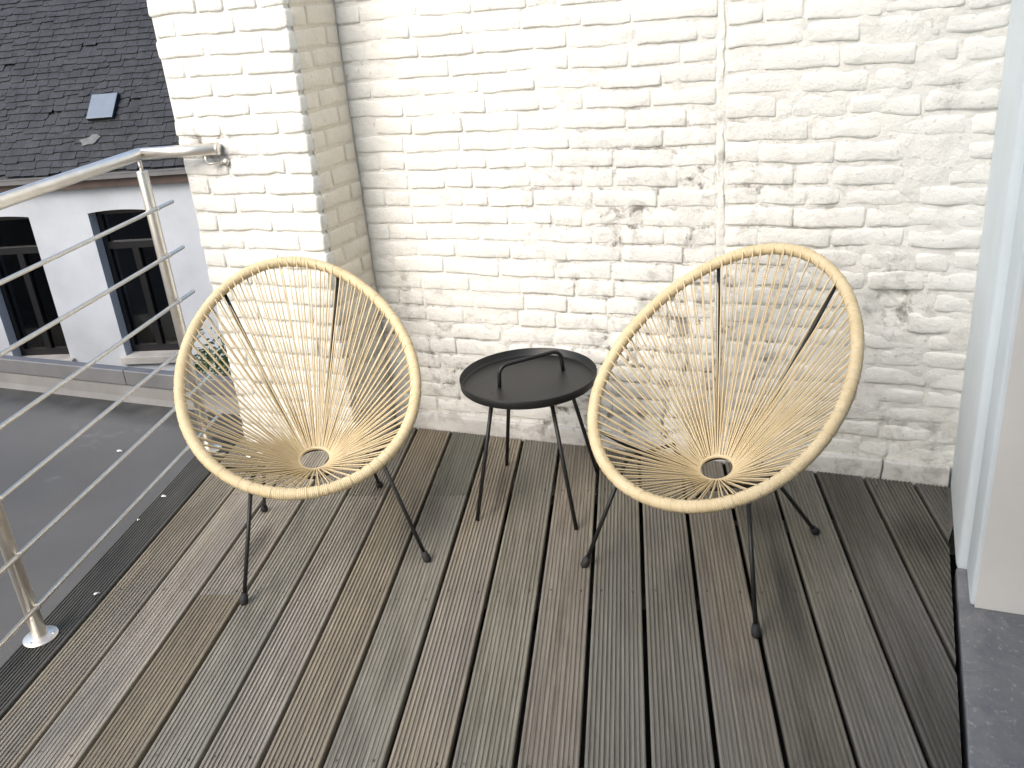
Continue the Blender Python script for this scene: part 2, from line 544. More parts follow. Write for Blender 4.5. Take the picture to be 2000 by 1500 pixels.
rng = random.Random(21)
JX = -0.52
rows = []
zc = 0.072
upper = MB()
seg_specs = []
for side in (0, 1):
    z = 0.076 if side == 0 else 0.070
    row = 0
    while z < 2.9:
        pitch = (0.0652 + rng.uniform(-0.0025, 0.0025)) if side == 0 else (0.0665 + rng.uniform(-0.004, 0.004))
        if side == 0:
            x0, x1 = -1.875, JX - 0.013
        else:
            x0, x1 = JX + 0.013, 0.255
        st = 0.215 if row % 2 == 0 else 0.105
        if rng.random() < 0.3: st += rng.uniform(-0.03, 0.05)
        for (a, c) in bricks_row(x0, x1, rng, start=st):
            wild = 0.0 if side == 0 else min(1.0, max(0.0, (0.5 * (a + c) + 0.42) / 0.5))
            hj = rng.uniform(0.0022, 0.0042)
            vj = rng.uniform(0.0005, 0.0042)
            pro = rng.uniform(0.0046, 0.0090) - 0.0012 * wild
            dz = rng.uniform(-0.0022, 0.0022) * (1 + 1.5 * wild)
            # the broken-out patch by the right-hand corner
            if side == 1 and -0.05 < 0.5 * (a + c) < 0.11 and 0.52 < z < 0.70:
                if rng.random() < 0.75: pro -= 0.020
            join = upper if z > 1.72 else None
            make_brick(a + vj, c - vj, WALL_Y - pro, WALL_Y + 0.05, z + hj + dz, z + pitch - hj + dz,
                       0.0036 + 0.0036 * wild, M['brick'], wall, r=0.0085 + 0.005 * wild, join=join, tilt=rng.uniform(0.0015, 0.0052))
        z += pitch; row += 1
o = upper.obj('upper_bricks', M['brick'], None, True, origin=(-0.8, WALL_Y, 2.3))
child_world(o, wall); tag(o, kind='stuff')

# mortar bed, lumpy, swelling over the bricks near the right-hand corner
def lumpy_sheet(name, x0, x1, z0, z1, step, fn, mat, parent):
    nx = int((x1 - x0) / step) + 1; nz = int((z1 - z0) / step) + 1
    vs, fs = [], []
    for j in range(nz):
        for i in range(nx):
            x = x0 + (x1 - x0) * i / (nx - 1); z = z0 + (z1 - z0) * j / (nz - 1)
            vs.append(fn(x, z))
    for j in range(nz - 1):
        for i in range(nx - 1):
            a = j * nx + i
            fs.append((a, a + 1, a + nx + 1, a + nx))
    c = Vector(((x0 + x1) / 2, WALL_Y, (z0 + z1) / 2))
    o = obj(name, mesh(name, [v - c for v in vs], fs, mat, True), None, c)
    return child_world(o, parent)

def mortar_y(x, z):
    v = Vector((x * 9, 3.3, z * 9)); w = Vector((x * 34, 1.3, z * 34))
    d = 0.0040 * noise.noise(v) + 0.0030 * noise.noise(w) + 0.0034
    if x > JX:
        wild = min(1.0, max(0.0, (x + 0.40) / 0.5))
        d += wild * (-0.0008 + 0.0060 * noise.noise(Vector((x * 7 + 9, 8.1, z * 11))) + 0.0042 * noise.noise(Vector((x * 22, 5.1, z * 30))))
    hole = max(0.0, 1.0 - math.hypot((x - 0.03) / 0.085, (z - 0.62) / 0.10))
    if hole > 0: d -= 0.022 * min(1.0, hole * 2.2) * (0.6 + 0.6 * noise.noise(Vector((x * 40, 2.0, z * 40))))
    return Vector((x, WALL_Y - d, z))
lumpy_sheet('mortar_bed', -1.90, 0.27, -0.05, 2.95, 0.0115, mortar_y, M['mortar'], wall)
b = MB(); b.box((-1.9, WALL_Y + 0.024, -0.4), (0.6, WALL_Y + 0.30, 2.98))
child_world(b.obj('wall_core', M['mortar'], None), wall)
# the vertical joint
vs, fs = rounded_box((JX - 0.0125, WALL_Y - 0.0065, 0.07), (JX + 0.0105, WALL_Y + 0.02, 2.95), 0.005, (2, 1, 150), 0.0075, 3.3)
c = Vector((JX, WALL_Y, 1.5))
child_world(obj('vertical_joint', mesh('vertical_joint', [v - c for v in vs], fs, M['brick'], True), None, c), wall)
# skirting at the foot of the wall, four lengths
xs = [-1.86, -1.02, -0.36, 0.033, 0.243]
for i in range(4):
    vs, fs = rounded_box((xs[i] + 0.002, WALL_Y - 0.026, -0.02), (xs[i + 1] - 0.002, WALL_Y + 0.01, 0.062 + random.uniform(-0.002, 0.002)), 0.007, (26, 1, 3), 0.0045, i * 5.0)
    c = Vector(((xs[i] + xs[i + 1]) / 2, WALL_Y, 0.02))
    child_world(obj('skirting_board', mesh('skirting_board', [v - c for v in vs], fs, M['skirting'], True), None, c), wall)

# ------------------------------------------------------------------ brick pillar
PX0, PX1, PY0 = -2.432, -1.868, 2.626
pil = tag(empty('brick_pillar', ((PX0 + PX1) / 2, PY0 + 0.3, 0)), 'white painted brick pillar with a cream side beside the railing', 'pillar')
b = MB(); b.box((PX0 + 0.006, PY0 + 0.0025, -0.6), (PX1 - 0.0075, 3.66, 2.98))
core = b.obj('mortar_core', M['mortar'], None)
child_world(core, pil)
b = MB(); b.box((PX1 - 0.05, PY0 + 0.03, -0.3), (PX1 - 0.0005, WALL_Y + 0.02, 2.97))
child_world(b.obj('side_mortar', M['cream_mortar'], None), pil)
z = -0.33; row = 0
upper_p, upper_s = MB(), MB()
while z < 2.85:
    pitch = 0.0685 + rng.uniform(-0.003, 0.003)
    hj = rng.uniform(0.003, 0.005)
    za, zb = z + hj, z + pitch - hj
    up = z > 1.80
    # front stretchers and headers up to the corner; the corner face on the side is a cream brick
    corner = 0.21 if row % 2 == 0 else 0.105
    xc = PX1 - corner
    cells = bricks_row(PX0, xc, rng, start=(0.105 if row % 2 == 0 else 0.21)) + [(xc, PX1 - 0.012)]
    for i, (a, c) in enumerate(cells):
        pro = rng.uniform(0.0028, 0.0062)
        lx = rng.uniform(-0.007, 0.007) if i == 0 else 0.0
        vj = rng.uniform(0.003, 0.005)
        make_brick(a + vj + lx, c - (vj if i < len(cells) - 1 else -0.012), PY0 - pro, PY0 + 0.09, za, zb, 0.0042, M['brick'], pil, r=0.011, tilt=rng.uniform(0.001, 0.005),
                   join=upper_p if up else None)
    ys = [PY0 + 0.028, PY0 + (0.105 if row % 2 == 0 else 0.21), WALL_Y - 0.012]
    for i in range(2):
        pro = rng.uniform(0.0015, 0.0045)
        make_brick(PX1 - 0.06, PX1 + pro + 0.002, ys[i] + 0.003, ys[i + 1] - 0.003, za, zb, 0.0036, M['cream'], pil, r=0.010,
                   join=upper_s if up else None)
    z += pitch; row += 1
for mb, mt in ((upper_p, M['brick']), (upper_s, M['cream'])):
    o = mb.obj('upper_bricks', mt, None, True, origin=(-2.1, PY0, 2.3))
    child_world(o, pil); tag(o, kind='stuff')

# ------------------------------------------------------------------ house wall on the right
hs = tag(empty('house_wall', (0.6, 2.4, 0)), 'smooth pale blue plaster house wall with beige door reveal at the right', 'house wall')
b = MB(); b.bbox((0.247, 2.418, -0.02), (1.6, 3.4, 5.6), 0.022)
child_world(b.obj('corner_wall', M['white_plaster'], None, True), hs)
b = MB(); b.bbox((0.272, 2.238, 0.006), (1.6, 2.4175, 5.6), 0.010)
child_world(b.obj('jamb_edge', M['white_plaster'], None, True), hs)
b = MB(); b.box((0.284, 2.234, 0.006), (1.6, 2.2375, 2.4))
child_world(b.obj('door_reveal', M['beige_plaster'], None), hs)
b = MB(); b.box((0.272, 0.951, 2.4), (1.6, 2.237, 5.6))
child_world(b.obj('lintel', M['white_plaster'], None), hs)
b = MB(); b.box((0.272, -5.0, -0.3), (1.6, 0.95, 5.6))
child_world(b.obj('front_wall', M['white_plaster'], None), hs)
b = MB(); b.box((-1.25, -5.0, -0.3), (0.271, -1.0, 5.6))  # unseen wall behind the camera, added to block sky light on the right
child_world(b.obj('rear_light_blocker', M['white_plaster'], None), hs)
b = MB(); b.box((1.602, 0.5, 0.0), (1.7, 2.6, 3.0))
child_world(b.obj('inner_door', M['beige_plaster'], None), hs)
vs, fs = rounded_box((0.246, 0.90, -0.14), (1.62, 2.4165, 0.004), 0.006, (20, 20, 2), 0.0012, 2.0)
o = obj('stone_sill', mesh('stone_sill', [v - Vector((0.9, 1.7, 0)) for v in vs], fs, M['stone'], True), None, (0.9, 1.7, 0))
tag(o, kind='structure')

# ------------------------------------------------------------------ deck
deck = tag(empty('deck', (0, 0, 0), BOARD_ROT), kind='structure')
PITCH, GAP0 = 0.1513, 0.002
def plank_profile(w, dep=0.0036, rnd=None):
    pts = []
    jz = lambda: -rnd.uniform(0, 0.0007) if rnd else 0.0
    n = 11; edge = 0.0055
    span = (w - 2 * edge) / n
    pts += [(0.0, -0.024), (0.0, -0.004), (0.0012, -0.0012), (0.004, 0.0)]
    for i in range(n):
        x = edge + i * span
        pts += [(x + span * 0.22, jz()), (x + span * 0.33, -dep), (x + span * 0.67, -dep + 2 * jz()), (x + span * 0.78, jz())]
    pts += [(w - 0.004, 0.0), (w - 0.0012, -0.0012), (w, -0.004), (w, -0.024)]
    return pts
PROF = plank_profile(0.1395)
_sb = MB(); _sb.lathe([(0.0038, -0.004), (0.0038, 0.001), (0.0030, 0.0019), (0.0012, 0.0012)], (0, 0, 0), 8)
SCREW = mesh('screw', _sb.v, _sb.f, M['screw'])
def y_limit(s):
    """far end of a board at offset s: cut along the wall or the pillar"""
    b1 = (WALL_Y - 0.030 - 0.2701862 * s) / 0.96280809
    x1 = 0.96280809 * s - 0.2701862 * b1
    if x1 < PX1 + 0.012:
        b1 = (PY0 - 0.016 - 0.2701862 * s) / 0.96280809
        x2 = 0.96280809 * s - 0.2701862 * b1
        if x2 < PX0 - 0.02: b1 = 3.25
    return b1
def plank(s0, ba, bb, color, prof=PROF, dz=0.0):
    n = len(prof)
    near, far = [], []
    jit = random.uniform(-0.004, 0.004)
    for (x, z) in prof:
        s = s0 + x
        lim = y_limit(s) + jit
        f1 = lim if bb is None else min(bb, lim)
        b0 = ba
        bx = (0.96280809 * s - 0.232) / 0.2701862
        b0 = max(b0, bx)
        b0 = min(b0, f1 - 0.001)
        near.append((s, b0, z + dz)); far.append((s, f1, z + dz))
    cx = s0 + 0.07; cy = (near[0][1] + far[0][1]) / 2
    vs = [Vector(p) - Vector((cx, cy, 0)) for p in near + far]
    fs = [(i, i + 1, n + i + 1, n + i) for i in range(n - 1)]
    fs += [tuple(range(n - 1, -1, -1)), tuple(range(n, 2 * n)), (n - 1, 0, n, 2 * n - 1)]
    o = obj('plank', mesh('plank', vs, fs, M['wood']), deck, (cx, cy, 0))
    o.color = (*color, 1)
    for bj in (0.9, 1.5, 2.13, 2.71):
        for sx in (0.026, 0.114):
            dj = 0.024 if bj > 2 else 0.0
            if bb is not None: bs = bj - dj
            else: bs = bj + dj
            s_ = s0 + sx + random.uniform(-0.003, 0.003)
            lo = max(ba, (0.96280809 * s_ - 0.232) / 0.2701862) + 0.01; hi = (bb if bb is not None else y_limit(s_)) - 0.01
            if lo < bs < hi:
                obj('screw', SCREW, o, (s_ - cx, bs + random.uniform(-0.006, 0.006) - cy, dz - 0.0016))
    return o
# plank colours from the railing to the house: own tones, shade painted in near the house; two values where a board is in two lengths
G = lambda r, g, b_: (r * 1.17, g * 1.11, b_ * 1.02)
cols = {-12: G(0.072, 0.074, 0.070), -11: G(0.285, 0.265, 0.22), -10: G(0.33, 0.315, 0.285), -9: G(0.215, 0.195, 0.155),
        -8: G(0.245, 0.245, 0.225), -7: G(0.30, 0.29, 0.27), -6: G(0.235, 0.215, 0.175), -5: G(0.205, 0.207, 0.188),
        -4: G(0.265, 0.245, 0.205), -3: G(0.19, 0.19, 0.165), -2: G(0.215, 0.207, 0.178), -1: G(0.172, 0.172, 0.152),
        0: G(0.165, 0.163, 0.147), 1: G(0.152, 0.147, 0.124), 2: G(0.135, 0.133, 0.116), 3: G(0.150, 0.149, 0.134),
        4: G(0.082, 0.082, 0.076), 5: G(0.108, 0.108, 0.098), 6: G(0.080, 0.080, 0.074), 7: G(0.08, 0.08, 0.075)}
joints = {-9: (2.13, G(0.31, 0.30, 0.275)), -7: (2.712, G(0.21, 0.20, 0.175)), -5: (2.705, G(0.14, 0.147, 0.13)), -2: (0.9, G(0.2, 0.19, 0.17)), 1: (0.7, G(0.17, 0.16, 0.14))}
for k in range(-12, 7):
    s0 = GAP0 + k * PITCH + 0.0059
    prof = PROF
    if k == -12:
        prof = plank_profile(0.128); s0 = GAP0 - 11 * PITCH - 0.0059 - 0.128
    else:
        prof = plank_profile(0.1395 + random.uniform(-0.0012, 0.0008), random.uniform(0.0024, 0.0046), random)
    dz = random.uniform(-0.0012, 0.0012)
    if k in joints:
        bj, c2 = joints[k]
        plank(s0, -1.6, bj - 0.0012, cols[k], prof, dz)
        plank(s0, bj + 0.0012, None, c2, prof, dz - 0.0006)
    else:
        plank(s0, -1.6, None, cols[k], prof, dz)
# joists under the boards
for bj in (-1.4, -0.8, -0.2, 0.4, 0.9, 1.5, 2.13, 2.71, 3.1):
    b = MB()
    s1 = 1.05 if bj > 2.3 else 0.6
    s1 = min(s1, (0.22 + 0.2701862 * bj) / 0.96280809 - 0.02)
    s1b = (WALL_Y - 0.06 - 0.96280809 * bj) / 0.2701862
    s1 = min(s1, s1b)
    b.box((-1.795, bj - 0.03, -0.10), (s1, bj + 0.03, -0.0262))
    if bj == 3.1:
        b = MB(); b.box((-1.79, bj - 0.03, -0.10), (-1.70, bj + 0.03, -0.0262))
    b.obj('joist', M['dark_void'], deck)
b = MB(); b.box((-1.785, -1.55, -0.295), (-1.765, 3.2, -0.102))
b.obj('edge_board', M['dark_void'], deck)

# ------------------------------------------------------------------ railing
rail = tag(empty('steel_railing', nb(-1.75, 2.5, 0)), 'brushed stainless steel railing with thin horizontal rods at the deck edge', 'railing')
RS = -1.75
def add(mb, name, parent, mat, origin, smooth=True):
    o = mb.obj(name, mat, None, smooth, origin=origin)
    return child_world(o, parent)
for bpos in (1.925, 3.10, -0.15):
    b = MB(); p0 = nb(RS, bpos, 0)
    b.tube([p0 + Z * 0.004, p0 + Z * 1.135, p0 + Z * 1.1385, p0 + Z * 1.140], 0.0205, 20, rfun=lambda i: (0.0205, 0.0205, 0.0195, 0.017)[i])
    post = add(b, 'post', rail, M['steel'], p0)
    b = MB(); b.lathe([(0.047, 0.0), (0.049, 0.002), (0.049, 0.005), (0.045, 0.008), (0.026, 0.011), (0.0225, 0.014)], p0, 28)
    f_ = b.obj('base_flange', M['steel'], None, True, origin=p0); f_.parent = post
    f_.location = (0, 0, 0)
    for a in (0.6, 2.7, 4.8):
        q = Vector((0.037 * math.cos(a), 0.037 * math.sin(a), 0.0075))
        b = MB(); b.lathe([(0.0055, 0.0), (0.0055, 0.002), (0.003, 0.0035)], q, 10)
        s_ = b.obj('screw', M['steel'], post, True)
    b = MB(); b.tube([p0 + Z * 1.138, p0 + Z * 1.178], 0.0075, 12)
    pin = b.obj('support_pin', M['steel'], None, True, origin=p0 + Z * 1.158); pin.parent = post; pin.location = (0, 0, 1.158)
for zr in (1.0, 0.822, 0.643, 0.468, 0.289, 0.113):
    b = MB(); b.tube([nb(RS + 0.0245, -1.5, zr), nb(RS + 0.0245, 3.222, zr)], 0.0070, 12)
    rod = add(b, 'rod', rail, M['steel'], nb(RS + 0.0245, 1.0, zr))
    for bpos in (1.925, 3.10):
        b = MB(); b.tube([nb(RS + 0.014, bpos, zr), nb(RS + 0.0315, bpos, zr)], 0.0088, 12)
        cl = b.obj('rod_holder', M['steel'], None, True, origin=nb(RS + 0.02, bpos, zr)); child = cl
        cl.parent = rod; cl.location = nb(RS + 0.02, bpos, zr) - nb(RS + 0.0245, 1.0, zr)
HZ = 1.197
h0 = nb(RS, -1.5, HZ); h1 = nb(RS, 3.112, HZ); h2 = Vector((-2.235, 2.600, HZ))
b = MB()
b.tube([h0, h1 - BD * 0.02, h1 - BD * 0.004 + (h2 - h1).normalized() * 0.001, h1 + (h2 - h1).normalized() * 0.016, h2], 0.0212, 22)
add(b, 'handrail', rail, M['steel'], h1)
d2 = (h2 - h1).normalized()
b = MB(); b.tube([h2 - d2 * 0.002, h2 + d2 * 0.003, h2 + d2 * 0.009], 0.0225, 22, rfun=lambda i: (0.0226, 0.0226, 0.0185)[i])
add(b, 'end_cap', rail, M['steel'], h2)
br0 = h2 - d2 * 0.052
pl = Vector((-2.226, PY0 - 0.012, 1.148))
pts = [br0 + Z * -0.018, br0 + Z * -0.038]
for i in range(1, 6):
    a = i / 5 * math.pi / 2
    e = (pl - (br0 - Z * 0.049)); e.z = 0; e.normalize()
    pts.append(br0 + Z * (-0.038 - 0.014 * math.sin(a)) + e * 0.014 * (1 - math.cos(a)))
pts.append(Vector((pl.x, pl.y + 0.012, pl.z)))
b = MB(); b.tube(pts, 0.0052, 12)
brk = add(b, 'wall_bracket', rail, M['steel'], pl)
b = MB(); b.tube([Vector((pl.x, pl.y - 0.004, pl.z)), Vector((pl.x, pl.y + 0.012, pl.z))], 0.0135, 16)
pp = b.obj('bracket_plate', M['steel'], None, True, origin=pl); pp.parent = brk; pp.location = (0, 0, 0)

# ------------------------------------------------------------------ string chairs
TILT, ZC, LH, WH, EGG = rad(33.5), 0.593, 0.449, 0.356, -0.099
def ring_pt(t):
    v = LH * math.cos(t); u = WH * math.sin(t) * (1 + EGG * math.cos(t))
    return Vector((u, v * math.cos(TILT), ZC + v * math.sin(TILT)))
HOLE = Vector((0, -0.036, 0.284)); HR = 0.052
HT = rad(17)
def hub_pt(r, a, dz=0.0):
    y = r * math.sin(a)
    return HOLE + Vector((r * math.cos(a), y * math.cos(HT) - dz * math.sin(HT), y * math.sin(HT) + dz * math.cos(HT)))
CRAD = 0.0178
# arc-length table
NT_ = 3600
tab = [0.0]
for i in range(NT_):
    tab.append(tab[-1] + (ring_pt(2 * math.pi * (i + 1) / NT_) - ring_pt(2 * math.pi * i / NT_)).length)
PER = tab[-1]
import bisect
def t_at(s):
    s %= PER
    i = min(max(bisect.bisect_left(tab, s), 1), NT_)
    f = (s - tab[i - 1]) / (tab[i] - tab[i - 1])
    return 2 * math.pi * (i - 1 + f) / NT_
NSITE = 78
def build_chair():
    ch = empty('string_chair')
    # ring: steel hoop closely wound with cord, one ridge per turn
    turns = 480; per = 4; n = turns * per
    pts = [ring_pt(t_at(PER * i / n)) for i in range(n)]
    tj = [random.uniform(-0.0005, 0.0006) for _ in range(turns)]
    gap = set()
    for q in range(NSITE):
        gap.add(int(q * turns / NSITE + 0.5) % turns)
        if random.random() < 0.2: gap.add((int(q * turns / NSITE + 0.5) + 1) % turns)
    lump = lambda i: 0.0012 * noise.noise(Vector((i * 0.011, 0, 0)))
    def rf(i):
        k, ph = divmod(i, per)
        base = CRAD + tj[k] + lump(i)
        if k in gap: base -= 0.0011
        return base + (-0.0011, 0.0, 0.00045, 0.0)[ph]
    b = MB(); b.tube(pts, CRAD, 12, closed=True, rfun=rf)
    hoop = b.obj('hoop', M['cord'], ch, True)
    # hub ring at the bottom of the shell
    b = MB(); b.tube([hub_pt(HR, a) for a in [2 * math.pi * i / 48 for i in range(48)]], 0.0065, 10, closed=True)
    b.obj('seat_ring', M['cord'], ch, True)
    # strings: one from the top and one from the underside of the hoop at each turn
    cyl = MB(); cyl.tube([(0, 0, 0), (0, 0, 1)], 1.0, 6)
    cme = mesh('string', cyl.v, cyl.f, M['cord'], True)
    nrm = Vector((0, -math.sin(TILT), math.cos(TILT)))
    for q in range(NSITE * 2):
        s = PER * (q // 2 + (0.0 if q % 2 == 0 else 0.42)) / NSITE + random.uniform(-0.0045, 0.0045)
        p = ring_pt(t_at(s))
        ind = (HOLE - p); ind = (ind - nrm * ind.dot(nrm)).normalized()
        side = 1 if q % 2 == 0 else -1
        a = p + nrm * (CRAD * 0.80 * side) + ind * (CRAD * 0.55)
        az = math.atan2(p.y - HOLE.y, p.x - HOLE.x) + random.uniform(-0.03, 0.03)
        e = hub_pt(HR, az, 0.0045 * side)
        d = e - a
        o = obj('string', cme, ch)
        rr = 0.0022 + random.uniform(-0.0001, 0.0002)
        mt = Matrix.Translation(a) @ d.to_track_quat('Z', 'Y').to_matrix().to_4x4() @ Matrix.Diagonal((rr, rr, d.length, 1))
        o.matrix_basis = mt
    # black rods under the shell
    under = -0.020
    def rod_path(t, rimr, azoff):
        p = ring_pt(t); az = math.atan2(p.y - HOLE.y, p.x - HOLE.x)
        e = hub_pt(rimr, az + azoff, under)
        a = p - nrm * 0.010
        mid = a.lerp(e, 0.5) + Vector((0, 0, -0.004))
        return [a, a.lerp(mid, 0.5) + Vector((0, 0, -0.003)), mid, mid.lerp(e, 0.6), e]
    for sg in (1, -1):
        b = MB(); b.tube(rod_path(sg * rad(35.5), 0.066, 0), 0.0058, 10)
        b.obj('back_rod', M['black'], ch, True)
        b = MB(); b.tube(rod_path(sg * rad(130), 0.066, 0), 0.0052, 10)
        b.obj('side_rod', M['black'], ch, True)
    b = MB(); b.tube([hub_pt(0.066, a, under) for a in [2 * math.pi * i / 40 for i in range(40)]], 0.0055, 8, closed=True)
    b.obj('hub', M['black'], ch, True)
    # legs: an inverted U on each side, tied to the hub
    for sg in (1, -1):
        fF = Vector((sg * 0.283, -0.332, 0.0)); fB = Vector((sg * 0.208, 0.214, 0.0))
        tF = Vector((sg * 0.192, -0.216, 0.346)); tB = Vector((sg * 0.158, -0.02, 0.312))
        for ft, tp in ((fF, tF), (fB, tB)):
            d = (tp - ft).normalized()
            b = MB(); b.tube([ft + d * 0.016, tp], 0.0062, 12)
            lg = b.obj('leg', M['black'], ch, True)
            b = MB(); b.tube([ft + Z * 0.0005, ft + Z * 0.004, ft + d * 0.016, ft + d * 0.034], 0.011, 14, rfun=lambda i: (0.0095, 0.0128, 0.0128, 0.0095)[i])
            b.obj('rubber_foot', M['rubber'], lg, True)
        b = MB(); b.tube([tF, tB], 0.0062, 12)
        b.obj('leg_brace', M['black'], ch, True)
        b = MB(); b.tube([tF.lerp(tB, 0.45), HOLE + Vector((sg * 0.06, -0.02, under))], 0.0055, 10)
        b.obj('cross_rod', M['black'], ch, True)
    return ch
def copy_tree(o, parent=None):
    c = o.copy(); C.objects.link(c)
    if parent: c.parent = parent
    for k in list(o.children): copy_tree(k, c)
    return c
chair = build_chair()
chair2 = build_chair()
chair.location = (-1.692, 2.1235, 0); chair.rotation_euler = (0, 0, rad(38.2))
chair2.location = (-0.408, 2.367, 0); chair2.rotation_euler = (0, 0, rad(-18.6))
tag(chair, 'straw coloured string chair nearest the steel railing, facing the viewer', 'chair', 'string lounge chairs on the deck')
tag(chair2, 'straw coloured string chair turned leftwards, to the right of the black table', 'chair', 'string lounge chairs on the deck')

# ------------------------------------------------------------------ side table
TC = Vector((-1.073, 2.512, 0))
tb = tag(empty('side_table', TC), 'round black metal tray table with a bow handle between the chairs', 'side table')
b = MB()
R_ = 0.2265; TZ = 0.438
b.lathe([(R_ - 0.004, TZ - 0.006), (R_, TZ - 0.002), (R_ + 0.0015, TZ + 0.022), (R_ + 0.0005, TZ + 0.0235), (R_ - 0.0008, TZ + 0.022), (R_ - 0.004, TZ + 0.002), (R_ - 0.009, TZ - 0.0025)], TC, 96)
tray = add(b, 'tray', tb, M['tray'], TC + Z * TZ)
tray.data.polygons.foreach_set('use_smooth', [len(p.vertices) < 5 for p in tray.data.polygons])
hA = Vector((-1.146, 2.437, TZ - 0.003)); hB = Vector((-0.988, 2.616, TZ - 0.003))
d = (hB - hA); Ld = d.length; d.normalize()
pts = [hA, hA + d * 0.002 + Z * 0.03]
for i in range(0, 7):
    a = i / 6 * math.pi / 2
    pts.append(hA + d * (0.003 + 0.034 * (1 - math.cos(a))) + Z * (0.044 + 0.030 * math.sin(a)))
pts2 = [hB, hB - d * 0.002 + Z * 0.03]
for i in range(0, 7):
    a = i / 6 * math.pi / 2
    pts2.append(hB - d * (0.003 + 0.034 * (1 - math.cos(a))) + Z * (0.044 + 0.030 * math.sin(a)))
b = MB(); b.tube(pts + pts2[::-1], 0.0068, 14)
add(b, 'handle', tb, M['tray'], hA)
feet = [(-1.211, 2.298), (-0.870, 2.330), (-1.262, 2.681), (-0.920, 2.714)]
for fx, fy in feet:
    ft = Vector((fx, fy, 0.0)); r_ = ft - TC
    tp = TC + r_ * 0.56 + Z * (TZ - 0.0035)
    b = MB(); b.tube([ft + Z * 0.0005, tp], 0.0068, 12)
    add(b, 'leg', tb, M['black'], ft)

# ------------------------------------------------------------------ neighbour's house
FB = 8.5
nh = tag(empty('slate_roofed_house', nb(-6.0, FB, -4.9)), 'whitewashed house with dark windows and a grey slate roof beyond the railing', 'house')
fr = lambda s, y, z: nb(s, FB + y, z)
SR = -4.30
wins = [(-6.83, -6.153), (-5.495, -4.845)]
WT, WB_ = -0.045, -1.605
def hpart(mb, name, mat, c, parent=nh, smooth=False):
    o = mb.obj(name, mat, None, smooth, origin=c)
    return child_world(o, nh) if parent is nh else o
b = MB()
b.box((-11, 0, -5.0), (wins[0][0], 0.28, 0.30), fr)
b.box((wins[0][1], 0, -5.0), (wins[1][0], 0.28, 0.30), fr)
b.box((wins[1][1], 0, -5.0), (SR, 0.28, 0.30), fr)
for a, c in wins:
    b.box((a, 0.0005, -5.0), (c, 0.2795, WB_ - 0.10), fr)
    # shallow arched head
    k = 10; vs = []
    for y in (0.0005, 0.2795):
        for i in range(k + 1):
            u = i / k
            vs.append(fr(a + (c - a) * u, y, WT + 0.022 * (1 - (2 * u - 1) ** 2) - 0.008))
        vs.append(fr(c, y, 0.2995)); vs.append(fr(a, y, 0.2995))
    m_ = k + 3
    b.add(vs, [tuple(range(m_)), tuple(reversed(range(m_, 2 * m_)))] + [(i, m_ + i, m_ + (i + 1) % m_, (i + 1) % m_) for i in range(m_)])
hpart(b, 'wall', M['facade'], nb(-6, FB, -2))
for wi, (a, c) in enumerate(wins):
    cen = nb((a + c) / 2, FB + 0.16, (WT + WB_) / 2)
    b = MB()
    f0, f1 = 0.13, 0.19
    b.box((a + 0.002, f0, WB_ - 0.098), (a + 0.055, f1, WT + 0.04), fr)
    b.box((c - 0.055, f0, WB_ - 0.098), (c - 0.002, f1, WT + 0.04), fr)
    b.box((a + 0.055, f0, WT - 0.05), (c - 0.055, f1, WT + 0.04), fr)
    b.box((a + 0.055, f0, WB_ - 0.098), (c - 0.055, f1, WB_ + 0.06), fr)
    fo = hpart(b, 'window_frame', M['frame_brown'], cen)
    def sub(mb, name, mat):
        o = mb.obj(name, mat, None, False, origin=cen); o.parent = fo; o.location = (0, 0, 0); return o
    zt = WT - 0.38
    b = MB(); b.box((a + 0.055, f0 - 0.012, zt - 0.035), (c - 0.055, f1, zt + 0.035), fr); sub(b, 'transom', M['frame_brown'])
    mid = (a + c) / 2 + 0.02
    b = MB(); b.box((mid - 0.035, f0 - 0.006, WB_ + 0.06), (mid + 0.035, f1, zt - 0.035), fr); sub(b, 'mullion', M['frame_brown'])
    for (x0, x1, z0, z1) in ((a + 0.055, mid - 0.035, WB_ + 0.06, zt - 0.035), (mid + 0.035, c - 0.055, WB_ + 0.06, zt - 0.035), (a + 0.055, c - 0.055, zt + 0.035, WT - 0.05)):
        b = MB(); b.box((x0, 0.158, z0), (x1, 0.164, z1), fr); sub(b, 'pane', M['glass'])
    b = MB(); b.bbox((a - 0.05, -0.055, WB_ - 0.098), (c + 0.05, 0.129, WB_ - 0.012), 0.008, fr)
    hpart(b, 'window_sill', M['sill'], nb((a + c) / 2, FB, WB_ - 0.05))
    b = MB()
    x0, x1, z0, z1 = a - 0.3, c + 0.25, WB_ - 0.3, 0.25
    b.box((x0, 1.3, z0), (x1, 1.32, z1), fr)
    b.box((x0 - 0.02, 0.29, z0), (x0, 1.3, z1), fr); b.box((x1, 0.29, z0), (x1 + 0.02, 1.3, z1), fr)
    b.box((x0, 0.29, z0 - 0.02), (x1, 1.3, z0), fr); b.box((x0, 0.29, z1), (x1, 1.3, z1 + 0.02), fr)
    hpart(b, 'room', M['room'], nb((a + c) / 2, FB + 0.8, -0.8))
    # gathered curtain on the left of the window
    b = MB(); n = 36; vs = []; fs = []
    w0 = 0.24 if wi == 0 else 0.10
    for j, z in enumerate((zt - 0.3, -1.05, WB_ - 0.05)):
        ww = w0 * (0.55 + 0.22 * j)
        for i in range(n):
            u = i / (n - 1)
            vs.append(fr(a + 0.02 + ww * u, 0.26 + 0.022 * math.sin(u * 26 + j), z))
    for j in range(2):
        for i in range(n - 1):
            fs.append((j * n + i, j * n + i + 1, (j + 1) * n + i + 1, (j + 1) * n + i))
    b.add(vs, fs)
    if wi == 0: hpart(b, 'curtain', M['curtain'], cen, smooth=True)
